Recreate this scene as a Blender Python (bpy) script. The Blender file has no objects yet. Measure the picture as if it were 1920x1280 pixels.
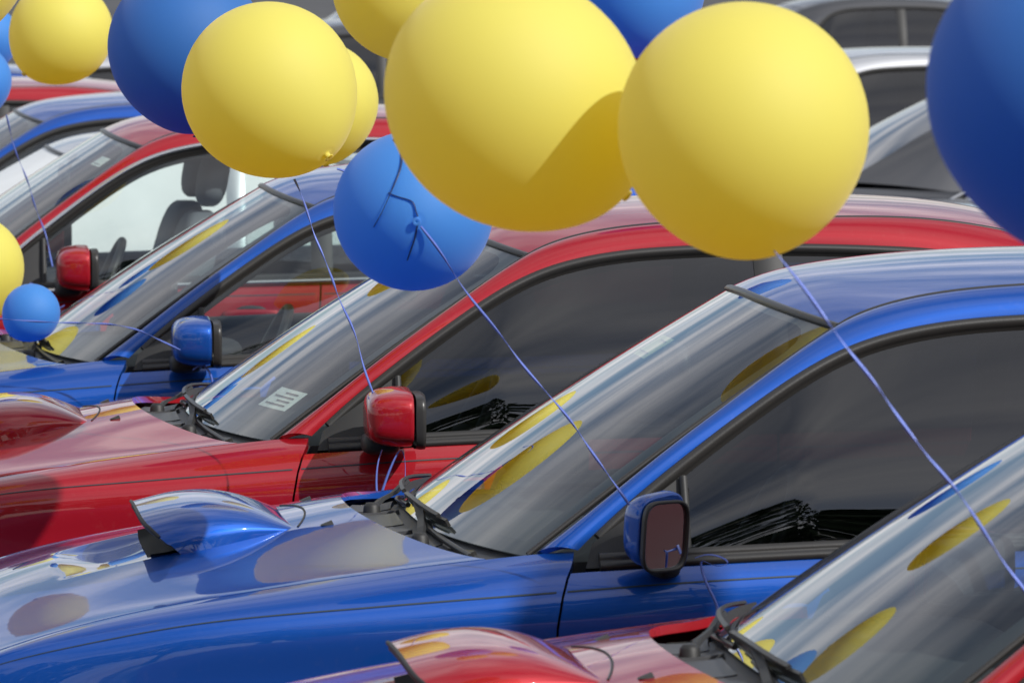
import bpy, math, random
import numpy as np
R = math.radians
sc = bpy.context.scene
COL = sc.collection

# ------------------------------------------------------------------ camera
cam = bpy.data.cameras.new('camera')
cam.lens = 200.0; cam.sensor_width = 36.0; cam.clip_start = 0.1; cam.clip_end = 3000
cam_o = bpy.data.objects.new('camera', cam); COL.objects.link(cam_o)
cam_o.location = (-0.957, -11.533, 2.116)
cam_o.rotation_euler = (R(90 - 3.984), 0, R(-7.0))
cam.dof.use_dof = True; cam.dof.focus_distance = 12.6; cam.dof.aperture_fstop = 13.0
sc.camera = cam_o

# ------------------------------------------------------------------ world: daylight sky with thin broken cloud
SUN = np.array([0.514, -0.576, 0.637]); SUN /= np.linalg.norm(SUN)
world = bpy.data.worlds.new('World'); sc.world = world; world.use_nodes = True
nt = world.node_tree; N = nt.nodes; L = nt.links
bg = N['Background']; bg.inputs['Strength'].default_value = 0.1
sky = N.new('ShaderNodeTexSky'); sky.sky_type = 'NISHITA'; sky.sun_disc = False
sky.sun_elevation = math.asin(SUN[2]); sky.sun_rotation = math.atan2(SUN[0], SUN[1])
sky.air_density = 1.0; sky.dust_density = 1.2
tc = N.new('ShaderNodeTexCoord')
sep = N.new('ShaderNodeSeparateXYZ'); L.new(tc.outputs['Generated'], sep.inputs[0])
zz = N.new('ShaderNodeMath'); zz.operation = 'MAXIMUM'; zz.inputs[1].default_value = 0.0; L.new(sep.outputs[2], zz.inputs[0])
za = N.new('ShaderNodeMath'); za.operation = 'ADD'; za.inputs[1].default_value = 0.12; L.new(zz.outputs[0], za.inputs[0])
dx = N.new('ShaderNodeMath'); dx.operation = 'DIVIDE'; L.new(sep.outputs[0], dx.inputs[0]); L.new(za.outputs[0], dx.inputs[1])
dy = N.new('ShaderNodeMath'); dy.operation = 'DIVIDE'; L.new(sep.outputs[1], dy.inputs[0]); L.new(za.outputs[0], dy.inputs[1])
cmb = N.new('ShaderNodeCombineXYZ'); L.new(dx.outputs[0], cmb.inputs[0]); L.new(dy.outputs[0], cmb.inputs[1])
cn = N.new('ShaderNodeTexNoise'); cn.inputs['Scale'].default_value = 1.9; cn.inputs['Detail'].default_value = 5; cn.inputs['Roughness'].default_value = 0.5
cn.inputs['Distortion'].default_value = 0.15
L.new(cmb.outputs[0], cn.inputs['Vector'])
cr = N.new('ShaderNodeValToRGB'); cr.color_ramp.elements[0].position = 0.36; cr.color_ramp.elements[1].position = 0.66
cr.color_ramp.elements[0].color = (0, 0, 0, 1); cr.color_ramp.elements[1].color = (0.9, 0.9, 0.9, 1)
L.new(cn.outputs['Fac'], cr.inputs[0])
mx = N.new('ShaderNodeMix'); mx.data_type = 'RGBA'
L.new(cr.outputs[0], mx.inputs[0]); L.new(sky.outputs[0], mx.inputs[6]); mx.inputs[7].default_value = (10.4, 10.3, 10.6, 1)
L.new(mx.outputs[2], bg.inputs['Color'])

# ------------------------------------------------------------------ sun
sun = bpy.data.lights.new('sun', 'SUN'); sun.energy = 4.0; sun.angle = R(0.53); sun.color = (1.0, 0.975, 0.93)
sun_o = bpy.data.objects.new('sun', sun); COL.objects.link(sun_o)
from mathutils import Vector, Matrix
sun_o.rotation_euler = Vector(SUN).to_track_quat('Z', 'Y').to_euler()
sun_o.location = (20, -30, 35)

# ------------------------------------------------------------------ exposure and renderer
sc.view_settings.view_transform = 'Standard'; sc.view_settings.look = 'None'
sc.view_settings.exposure = 0.0; sc.view_settings.gamma = 1.0; sc.view_settings.use_curve_mapping = False
sc.cycles.use_denoising = True
sc.cycles.max_bounces = 9; sc.cycles.transparent_max_bounces = 16; sc.cycles.glossy_bounces = 5
sc.cycles.caustics_reflective = False; sc.cycles.caustics_refractive = False

# ================================================================== materials
def newmat(name):
    m = bpy.data.materials.new(name); m.use_nodes = True
    return m, m.node_tree.nodes, m.node_tree.links, m.node_tree.nodes['Principled BSDF']
def mat(name, col, rough=0.5, metal=0.0, spec=0.5, coat=0.0, bump=0.0, bscale=200, var=0.0, vscale=8.0):
    m, n, l, p = newmat(name)
    p.inputs['Base Color'].default_value = (*col, 1); p.inputs['Roughness'].default_value = rough
    p.inputs['Metallic'].default_value = metal; p.inputs['Specular IOR Level'].default_value = spec
    p.inputs['Coat Weight'].default_value = coat; p.inputs['Coat Roughness'].default_value = 0.03
    if bump or var:
        t = n.new('ShaderNodeTexCoord')
    if bump:
        nz = n.new('ShaderNodeTexNoise'); nz.inputs['Scale'].default_value = bscale; nz.inputs['Detail'].default_value = 3
        l.new(t.outputs['Object'], nz.inputs['Vector'])
        b = n.new('ShaderNodeBump'); b.inputs['Strength'].default_value = bump; b.inputs['Distance'].default_value = 0.002
        l.new(nz.outputs['Fac'], b.inputs['Height']); l.new(b.outputs[0], p.inputs['Normal'])
    if var:
        nz = n.new('ShaderNodeTexNoise'); nz.inputs['Scale'].default_value = vscale; nz.inputs['Detail'].default_value = 6
        l.new(t.outputs['Object'], nz.inputs['Vector'])
        r = n.new('ShaderNodeValToRGB')
        r.color_ramp.elements[0].position = 0.3; r.color_ramp.elements[1].position = 0.72
        r.color_ramp.elements[0].color = (*[c * (1 - var) for c in col], 1)
        r.color_ramp.elements[1].color = (*[min(1, c * (1 + var) + 0.02 * var) for c in col], 1)
        l.new(nz.outputs['Fac'], r.inputs[0]); l.new(r.outputs[0], p.inputs['Base Color'])
    return m
def paint(name, col, metal=0.0, rough=0.38, dust=0.0):
    """car paint: flake base under a clear coat, with a film of road dust"""
    m, n, l, p = newmat(name)
    t = n.new('ShaderNodeTexCoord')
    nz = n.new('ShaderNodeTexNoise'); nz.inputs['Scale'].default_value = 60; nz.inputs['Detail'].default_value = 5
    l.new(t.outputs['Object'], nz.inputs['Vector'])
    r = n.new('ShaderNodeValToRGB'); r.color_ramp.elements[0].position = 0.58; r.color_ramp.elements[1].position = 0.8
    r.color_ramp.elements[0].color = (0.004, 0.004, 0.004, 1); r.color_ramp.elements[1].color = (0.03 + dust, 0.03 + dust, 0.03 + dust, 1)
    l.new(nz.outputs['Fac'], r.inputs[0])
    mxc = n.new('ShaderNodeMix'); mxc.data_type = 'RGBA'
    l.new(r.outputs[0], mxc.inputs[0]); mxc.inputs[6].default_value = (*col, 1); mxc.inputs[7].default_value = (0.42, 0.38, 0.33, 1)
    l.new(mxc.outputs[2], p.inputs['Base Color'])
    p.inputs['Metallic'].default_value = metal; p.inputs['Roughness'].default_value = rough
    p.inputs['Coat Weight'].default_value = 1.0; p.inputs['Coat Roughness'].default_value = 0.025; p.inputs['Coat IOR'].default_value = 1.55; p.inputs['Specular IOR Level'].default_value = 0.12
    n2 = n.new('ShaderNodeTexNoise'); n2.inputs['Scale'].default_value = 9; n2.inputs['Detail'].default_value = 2
    l.new(t.outputs['Object'], n2.inputs['Vector'])
    b = n.new('ShaderNodeBump'); b.inputs['Strength'].default_value = 0.06; b.inputs['Distance'].default_value = 0.004
    l.new(n2.outputs['Fac'], b.inputs['Height']); l.new(b.outputs[0], p.inputs['Coat Normal'])
    return m
def glass(name, tint, spec=1.0, f0=0.043):
    """thin car glazing: tinted see-through sheet with a mirror reflection that grows towards grazing angles"""
    m, n, l, p = newmat(name); n.remove(p)
    tr = n.new('ShaderNodeBsdfTransparent'); tr.inputs[0].default_value = (*tint, 1)
    gl = n.new('ShaderNodeBsdfGlossy'); gl.inputs['Roughness'].default_value = 0.012; gl.inputs[0].default_value = (spec, spec, spec, 1)
    lw = n.new('ShaderNodeLayerWeight'); lw.inputs[0].default_value = 0.5
    pw = n.new('ShaderNodeMath'); pw.operation = 'POWER'; pw.inputs[1].default_value = 5.0; l.new(lw.outputs['Facing'], pw.inputs[0])
    fr = n.new('ShaderNodeMath'); fr.operation = 'MULTIPLY_ADD'; fr.inputs[1].default_value = 1 - f0; fr.inputs[2].default_value = f0; l.new(pw.outputs[0], fr.inputs[0])
    nu_ = n.new('ShaderNodeMath'); nu_.operation = 'MULTIPLY'; nu_.inputs[1].default_value = 2.0; l.new(fr.outputs[0], nu_.inputs[0])
    de_ = n.new('ShaderNodeMath'); de_.operation = 'ADD'; de_.inputs[1].default_value = 1.0; l.new(fr.outputs[0], de_.inputs[0])
    rf_ = n.new('ShaderNodeMath'); rf_.operation = 'DIVIDE'; l.new(nu_.outputs[0], rf_.inputs[0]); l.new(de_.outputs[0], rf_.inputs[1])   # both faces of the sheet
    ms = n.new('ShaderNodeMixShader'); l.new(rf_.outputs[0], ms.inputs[0]); l.new(tr.outputs[0], ms.inputs[1]); l.new(gl.outputs[0], ms.inputs[2])
    l.new(ms.outputs[0], n['Material Output'].inputs[0])
    return m
def latex(name, col, thick):
    m, n, l, p = newmat(name)
    p.inputs['Base Color'].default_value = (*col, 1); p.inputs['Roughness'].default_value = 0.68
    p.inputs['Specular IOR Level'].default_value = 1.0
    p.inputs['Sheen Weight'].default_value = 0.3; p.inputs['Sheen Roughness'].default_value = 0.5
    tl = n.new('ShaderNodeBsdfTranslucent'); tl.inputs[0].default_value = (*thick, 1)
    ms = n.new('ShaderNodeMixShader'); ms.inputs[0].default_value = 0.52
    l.new(p.outputs[0], ms.inputs[1]); l.new(tl.outputs[0], ms.inputs[2]); l.new(ms.outputs[0], n['Material Output'].inputs[0])
    return m
M = {}
M['blue'] = paint('blue_metallic_paint', (0.005, 0.072, 0.37), 0.5, 0.45)
M['red'] = paint('red_paint', (0.33, 0.005, 0.013), 0.2, 0.42)
M['silver'] = paint('silver_paint', (0.56, 0.57, 0.59), 0.6, 0.35)
M['charcoal'] = paint('charcoal_paint', (0.06, 0.062, 0.068), 0.4, 0.35)
M['maroon'] = paint('maroon_paint', (0.12, 0.012, 0.02), 0.3, 0.38)
M['tint'] = glass('tinted_side_glass', (0.12, 0.13, 0.15), f0=0.045)
M['clear'] = glass('clear_side_glass', (0.80, 0.86, 0.85))
M['smoke'] = glass('lightly_tinted_side_glass', (0.5, 0.55, 0.56))
M['screen'] = glass('windscreen_glass', (0.78, 0.86, 0.84))
M['rubber'] = mat('black_rubber_trim', (0.028, 0.027, 0.026), 0.36, bump=0.1, bscale=300)
M['trimdark'] = mat('matt_black_trim', (0.018, 0.018, 0.018), 0.55)
M['plastic'] = mat('dark_grey_cowl_plastic', (0.055, 0.056, 0.06), 0.5, bump=0.3, bscale=400, var=0.15, vscale=20)
M['chrome'] = mat('bright_trim', (0.75, 0.74, 0.72), 0.18, 1.0)
M['cabin'] = mat('dark_cabin_trim', (0.03, 0.031, 0.034), 0.75, bump=0.3, bscale=250)
M['seat'] = mat('charcoal_seat_cloth', (0.05, 0.052, 0.058), 0.9, bump=0.5, bscale=500)
M['seatgrey'] = mat('grey_seat_cloth', (0.17, 0.18, 0.20), 0.9, bump=0.5, bscale=500)
M['added_film'] = mat('added_white_film', (0.80, 0.82, 0.81), 0.4, var=0.08, vscale=3)  # invented window film, added so the silver car shows bright behind glass
M['mirror'] = mat('mirror_silver', (0.85, 0.86, 0.87), 0.02, 1.0)
M['frit'] = mat('black_glass_border', (0.02, 0.021, 0.022), 0.35)
M['tyre'] = mat('tyre_rubber', (0.02, 0.02, 0.021), 0.8, bump=0.4, bscale=120)
M['alloy'] = mat('alloy_wheel', (0.5, 0.51, 0.53), 0.3, 0.9)
M['lamp'] = mat('lamp_lens', (0.62, 0.66, 0.7), 0.08, 0.0, coat=1.0)
M['tail'] = mat('red_lamp_lens', (0.3, 0.01, 0.012), 0.1, coat=1.0)
M['paper'] = mat('paper_sticker', (0.62, 0.66, 0.62), 0.7, var=0.12, vscale=60)
M['paperyellow'] = mat('yellow_sticker', (0.6, 0.6, 0.3), 0.7, var=0.1, vscale=60)
M['ink'] = mat('printed_ink', (0.03, 0.03, 0.035), 0.7)
M['yellow'] = latex('yellow_latex', (0.93, 0.94, 0.21), (1.0, 0.79, 0.0))
M['sky_blue'] = latex('blue_latex', (0.08, 0.38, 0.84), (0.02, 0.36, 0.90))
M['navy'] = latex('deep_blue_latex', (0.035, 0.24, 0.66), (0.01, 0.18, 0.64))
M['ribbon'] = mat('blue_ribbon', (0.14, 0.20, 0.60), 0.36, 0.2)
M['ribbon_and_shadow'] = mat('dark_ribbon_and_shadow', (0.012, 0.035, 0.13), 0.35)  # dark ribbon colour, also used for modelled string shadows on one balloon
M['duct'] = mat('black_intake_duct', (0.008, 0.008, 0.008), 0.8)
M['pin'] = mat('dark_pinstripe', (0.02, 0.035, 0.045), 0.4)

# ================================================================== geometry helpers
def nat(xs, ys):
    """natural cubic spline through (xs, ys)"""
    xs = np.asarray(xs, float); ys = np.asarray(ys, float)
    one = ys.ndim == 1
    if one: ys = ys[:, None]
    n = len(xs); h = np.diff(xs)
    A = np.zeros((n, n)); B = np.zeros((n, ys.shape[1])); A[0, 0] = A[-1, -1] = 1
    for i in range(1, n - 1):
        A[i, i - 1] = h[i - 1]; A[i, i] = 2 * (h[i - 1] + h[i]); A[i, i + 1] = h[i]
        B[i] = 6 * ((ys[i + 1] - ys[i]) / h[i] - (ys[i] - ys[i - 1]) / h[i - 1])
    Mm = np.linalg.solve(A, B)
    def f(x):
        x = np.asarray(x, float); i = np.clip(np.searchsorted(xs, x) - 1, 0, n - 2)
        hh = h[i][..., None]; a = (xs[i + 1] - x)[..., None]; b = (x - xs[i])[..., None]
        r = Mm[i] * a ** 3 / (6 * hh) + Mm[i + 1] * b ** 3 / (6 * hh) + (ys[i] / hh - Mm[i] * hh / 6) * a + (ys[i + 1] / hh - Mm[i + 1] * hh / 6) * b
        return r[..., 0] if one else r
    return f
def curve3(pts, n):
    pts = np.asarray(pts, float); d = np.r_[0, np.cumsum(np.linalg.norm(np.diff(pts, axis=0), axis=1))]
    return nat(d, pts)(np.linspace(0, d[-1], n))
class MB:
    def __init__(s): s.v = []; s.f = []; s.sh = []; s.n = 0
    def add(s, V, F, smooth=True):
        V = np.asarray(V, float).reshape(-1, 3)
        s.v.append(V); s.f += [tuple(int(i) + s.n for i in f) for f in F]; s.sh += [smooth] * len(F); s.n += len(V)
        return s
    def grid(s, G, closed_u=False, closed_v=False, flip=False, smooth=True):
        G = np.asarray(G, float); nu, nv = G.shape[:2]; F = []
        for i in range(nu if closed_u else nu - 1):
            for j in range(nv if closed_v else nv - 1):
                a = i * nv + j; b = ((i + 1) % nu) * nv + j; c = ((i + 1) % nu) * nv + (j + 1) % nv; d = i * nv + (j + 1) % nv
                F.append((a, d, c, b) if flip else (a, b, c, d))
        return s.add(G, F, smooth)
    def box(s, lo, hi):
        x0, y0, z0 = lo; x1, y1, z1 = hi
        V = [(x0, y0, z0), (x1, y0, z0), (x1, y1, z0), (x0, y1, z0), (x0, y0, z1), (x1, y0, z1), (x1, y1, z1), (x0, y1, z1)]
        return s.add(V, [(0, 3, 2, 1), (4, 5, 6, 7), (0, 1, 5, 4), (1, 2, 6, 5), (2, 3, 7, 6), (3, 0, 4, 7)], False)
    def data(s, name):
        me = bpy.data.meshes.new(name)
        V = np.concatenate(s.v) if s.v else np.zeros((0, 3))
        me.from_pydata(V.tolist(), [], s.f); me.polygons.foreach_set('use_smooth', s.sh); me.update()
        return me
    def mirror(s):
        o = MB(); o.n = s.n; o.v = [v * np.array([1, -1, 1]) for v in s.v]; o.f = [tuple(reversed(f)) for f in s.f]; o.sh = list(s.sh)
        return o
CARC = np.array([1.3, 0.0, 0.75])
def normals(G):
    du = np.gradient(G, axis=0); dv = np.gradient(G, axis=1); n = np.cross(du, dv)
    l = np.linalg.norm(n, axis=2, keepdims=True); return n / np.maximum(l, 1e-9)
def panel(G, depth=0.014, mb=None):
    """sheet with an inward flange along its whole edge, facing away from the car's middle"""
    mb = mb or MB(); G = np.asarray(G, float); n = normals(G)
    c = G.mean((0, 1)); flip = False
    if (n.mean((0, 1)) @ (c - CARC)) < 0: n = -n; flip = True
    mb.grid(G, flip=flip)
    if depth:
        nu, nv = G.shape[:2]
        loop = [(i, 0) for i in range(nu)] + [(nu - 1, j) for j in range(1, nv)] + [(i, nv - 1) for i in range(nu - 2, -1, -1)] + [(0, j) for j in range(nv - 2, 0, -1)]
        a = np.array([G[k] for k in loop]); b = np.array([G[k] - n[k] * depth for k in loop])
        mb.grid(np.stack([a, b], 1), closed_u=True, flip=not flip)
    return mb
def sweep(path, section, nrm, closed=False, caps=True, mb=None, smooth=True):
    """sweep a (down, out) section along a path; nrm gives the outward direction at each point"""
    mb = mb or MB(); P = np.asarray(path, float); T = np.gradient(P, axis=0); T /= np.linalg.norm(T, axis=1, keepdims=True)
    Nn = np.broadcast_to(np.asarray(nrm, float), P.shape).copy(); Nn -= T * (Nn * T).sum(1, keepdims=True); Nn /= np.linalg.norm(Nn, axis=1, keepdims=True)
    D = np.cross(T, Nn)
    S = np.asarray(section, float)
    G = P[:, None] + D[:, None] * S[None, :, :1] + Nn[:, None] * S[None, :, 1:]
    mb.grid(G, closed_u=closed, closed_v=True, smooth=smooth)
    if caps and not closed:
        k = len(S); mb.add(G[0], [tuple(range(k))], False); mb.add(G[-1], [tuple(range(k - 1, -1, -1))], False)
    return mb
def circ(r, n=10, sx=1.0): return [(r * sx * math.cos(2 * math.pi * i / n), r * math.sin(2 * math.pi * i / n)) for i in range(n)]
def tube(path, r, n=8, mb=None):
    P = np.asarray(path, float); d = P[-1] - P[0]; ref = np.array([0, 0, 1.0]) if abs(d[2]) < 0.8 * np.linalg.norm(d) else np.array([1.0, 0, 0])
    return sweep(P, circ(r, n), ref, mb=mb)
def sq(c, h, e1=0.4, e2=0.4, nu=28, nv=18, mb=None, warp=None):
    """rounded box (superquadric)"""
    mb = mb or MB(); u = np.linspace(-math.pi, math.pi, nu, endpoint=False); v = np.linspace(-math.pi / 2 + 1e-3, math.pi / 2 - 1e-3, nv)
    U, V = np.meshgrid(u, v, indexing='ij'); p = lambda x, e: np.sign(x) * np.abs(x) ** e
    G = np.stack([h[0] * p(np.cos(V), e1) * p(np.cos(U), e2), h[1] * p(np.cos(V), e1) * p(np.sin(U), e2), h[2] * p(np.sin(V), e1)], 2)
    if warp: G = warp(G)
    return mb.grid(G + np.array(c), closed_u=True)
def lathe(prof, n=32, mb=None, axis='y', c=(0, 0, 0)):
    mb = mb or MB(); a = np.linspace(0, 2 * math.pi, n, endpoint=False); P = np.asarray(prof, float)
    r = P[:, 0][None]; h = P[:, 1][None] + 0 * a[:, None]
    x = r * np.cos(a)[:, None]; z = r * np.sin(a)[:, None]
    G = np.stack([x, h, z], 2) if axis == 'y' else np.stack([x, -z, h], 2)
    return mb.grid(G + np.array(c), closed_u=True, flip=False)
def obj(name, mb, m, parent=None, loc=None):
    o = bpy.data.objects.new(name, mb.data(name) if isinstance(mb, MB) else mb); COL.objects.link(o)
    if m is not None: o.data.materials.append(m)
    if parent: o.parent = parent
    if loc is not None: o.location = loc
    return o
def empty(name, loc=(0, 0, 0)):
    o = bpy.data.objects.new(name, None); o.empty_display_size = 0.2; COL.objects.link(o); o.location = loc; return o
def tag(o, label=None, cat=None, group=None, kind=None):
    if label: o['label'] = label
    if cat: o['category'] = cat
    if group: o['group'] = group
    if kind: o['kind'] = kind
    return o

# ================================================================== ground
def ground_z(y): 
    t = np.clip((np.asarray(y, float) - 6.0) / 1.0, 0, 1); s = t * t * (3 - 2 * t)
    return 0.0 * s + 0.014 * np.maximum(np.asarray(y, float) - 17.5, 0)
ys = np.r_[-400, -100, -40, -20, -10, np.linspace(5.8, 7.2, 15), 10, 14, 18, 24, 30, 40, 60, 100, 300, 900]
xs = np.r_[-600, -150, -50, -20, -8, 0, 8, 20, 50, 150, 600]
G = np.array([[(x, y, min(float(ground_z(y)), 1.2)) for y in ys] for x in xs])
asphalt = mat('asphalt', (0.055, 0.055, 0.057), 0.9, bump=0.6, bscale=90, var=0.35, vscale=1.5)
g = obj('ground', MB().grid(G), asphalt); tag(g, kind='structure')
paint_white = mat('white_line_paint', (0.7, 0.7, 0.68), 0.7, var=0.2, vscale=4)
for k in range(-2, 8):
    x0 = -0.287 * k + 0.14; y0 = 2.602 * k - 1.3
    z0 = float(ground_z(y0)) + 0.004
    b = MB(); b.add([(x0 - 1.0, y0 - 0.05, z0), (x0 + 3.9, y0 - 0.05, z0), (x0 + 3.9, y0 + 0.05, z0), (x0 - 1.0, y0 + 0.05, z0)], [(0, 1, 2, 3)], False)
    tag(obj('parking_line', b, paint_white), kind='structure')

# ================================================================== the car (nose towards -x, near side at -y)
# longitudinal rails of the body side, front to back
rx = [-0.86, -0.75, -0.61, -0.37, -0.14, 0.04, 0.30, 0.45, 0.75, 1.1, 1.6, 2.2, 2.7, 3.2, 3.5]
R0y = nat(rx, [-.56, -.68, -.735, -.732, -.727, -.727, -.732, -.74, -.752, -.757, -.76, -.757, -.742, -.715, -.66])
R0z = nat(rx, [.665, .72, .779, .843, .881, .906, .937, .951, .962, .975, .990, 1.006, 1.02, 1.03, 1.01])
cx = [-0.86, -0.75, -0.6, -0.45, -0.28, 0.03, 0.23, 0.43, 0.68, 0.94, 1.5, 2.2, 2.8, 3.4, 3.5]
R2y = nat(cx, [-.60, -.735, -.80, -.818, -.830, -.838, -.840, -.842, -.845, -.848, -.85, -.85, -.845, -.78, -.73])
R2z = nat(cx, [.64, .705, .764, .799, .83, .859, .873, .886, .902, .914, .925, .935, .935, .92, .90])
TJ = [0, .055, .10, .22, .36, .53, .74]
def section(X):
    """control points of the side section at stations X -> (n,7,2) of (y,z)"""
    X = np.asarray(X, float); y0, z0, y2, z2 = R0y(X), R0z(X), R2y(X), R2z(X)
    dro = (.887 - z2)
    return np.stack([np.stack([y0, z0], -1), np.stack([(y0 + y2) / 2 - .016, (z0 + z2) / 2 + .007], -1), np.stack([y2, z2], -1),
        np.stack([y2 - .018, .765 - dro * .6], -1), np.stack([y2 - .027, .625 - dro * .3], -1), np.stack([y2 - .020, .45 + 0 * X], -1), np.stack([y2 + .028, .24 + 0 * X], -1)], 1)
def side(X, T):
    """points of the near body side for arrays X,T of equal shape"""
    sh = X.shape; Xf = X.ravel(); Tf = T.ravel(); S = section(Xf); out = np.zeros((len(Xf), 3)); out[:, 0] = Xf
    f = nat(TJ, np.eye(7)); W = f(Tf)
    out[:, 1:] = np.einsum('nj,njk->nk', W, S); return out.reshape(*sh, 3)
def t_at_z(X, z):
    T = np.linspace(0, .74, 75); P = side(np.broadcast_to(np.asarray(X)[:, None], (len(X), 75)).copy(), np.broadcast_to(T, (len(X), 75)).copy())
    return np.array([np.interp(-zz_, -P[i, :, 2], T) for i, zz_ in enumerate(np.broadcast_to(z, (len(X),)))])
def arch(X, cxx, r=0.355, zc=0.315, low=0.245):
    d = r * r - (X - cxx) ** 2
    return np.where(d > 0, np.maximum(zc + np.sqrt(np.maximum(d, 0)), low), low)
T_DOOR = 0.066
def side_panel(xa, xb, t0, arches=(), nx=60, nt_=34):
    """xa, xb: functions of z for the front and rear edges; cut by wheel arches"""
    u = np.linspace(0, 1, nx); v = np.linspace(0, 1, nt_)
    X = np.zeros((nx, nt_)); Tt = np.zeros((nx, nt_))
    zt = np.linspace(0.95, 0.245, nt_)
    for it in range(3):
        for j in range(nt_):
            za_ = zt[j] if it == 0 else None
            if it == 0: X[:, j] = xa(za_) + (xb(za_) - xa(za_)) * u
            else: X[:, j] = xa(Z[:, j]) + (xb(Z[:, j]) - xa(Z[:, j])) * u
        zb = np.full(nx, 0.245)
        for c in arches: zb = np.maximum(zb, arch(X[:, -1], c))
        tb = t_at_z(X[:, -1], zb)
        k_ = nt_ * 3 // 5; ts = .285; a_ = t0 + (ts - t0) * np.linspace(0, 1, k_)
        Tt = np.concatenate([np.broadcast_to(a_, (nx, k_)), ts + (tb[:, None] - ts) * np.linspace(0, 1, nt_ - k_ + 1)[None, 1:]], 1)
        Z = side(X, Tt)[:, :, 2]
    return side(X, Tt)
gapf = lambda z: np.interp(z, [.25, .5, .7, .82, .877, .911, .96, 1.1], [.455, .432, .432, .439, .450, .462, .492, .56])
bpil = lambda z: np.interp(z, [.25, .95], [1.545, 1.60])
rgap = lambda z: np.interp(z, [.25, .45, .6, .75, .95], [2.20, 2.26, 2.36, 2.42, 2.46])
# greenhouse curves on the near side
PL = [(.494, -.755, .957), (.52, -.747, .981), (.702, -.70, 1.126), (.849, -.665, 1.228), (.958, -.64, 1.295), (1.051, -.622, 1.338), (1.14, -.612, 1.364), (1.247, -.605, 1.382),
      (1.397, -.601, 1.393), (1.65, -.60, 1.397), (1.92, -.604, 1.389), (2.08, -.612, 1.372), (2.20, -.632, 1.325), (2.31, -.672, 1.215), (2.40, -.715, 1.095), (2.465, -.752, 1.005)]
PU = [(.417, -.732, .951), (.45, -.722, .973), (.711, -.655, 1.16), (.858, -.613, 1.258), (.945, -.585, 1.316), (1.019, -.56, 1.362), (1.06, -.548, 1.384), (1.118, -.541, 1.406), (1.225, -.537, 1.430),
      (1.41, -.535, 1.447), (1.70, -.535, 1.456), (2.0, -.536, 1.452), (2.18, -.541, 1.428), (2.40, -.556, 1.365), (2.66, -.60, 1.235), (2.99, -.675, 1.055)]
NPL = 150
PLc = curve3(PL, NPL)
def roof_zc(X): return nat([.9, 1.0, 1.15, 1.35, 1.6, 1.9, 2.2, 2.45], [1.392, 1.434, 1.463, 1.481, 1.489, 1.486, 1.463, 1.405])(X)
PUf = nat([p[0] for p in PU], np.array(PU)[:, 1:])
PLf = nat([p[0] for p in PL], np.array(PL)[:, 1:])
def hood_rear(s):
    """rear edge of the bonnet: s in -1..1"""
    a = np.abs(s); y = s * .722
    return .113 + .205 * a ** 2.1, y
def hood_point(X, s):
    ye = -R0y(X) - .004; ze = R0z(X) + .001
    zc = nat([-.86, -.75, -.6, -.4, -.2, 0.0, .113, .3, .45], [.675, .755, .825, .882, .925, .961, .982, 1.005, 1.02])(X)
    a = np.abs(s); z = ze + (zc - ze) * (1 - a ** 2) ** 1.45
    y = s * ye
    # shallow intake trough ahead of the scoop
    tr = np.clip(1 - ((X + .36) / .115) ** 2, 0, 1) ** 1.0 * np.clip(1 - (y / .235) ** 4, 0, 1)
    z = z - .028 * np.sqrt(np.clip(tr, 0, 1)) * np.clip((X + .50) / .12, 0, 1)
    return np.stack([X, y, z], -1)

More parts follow.
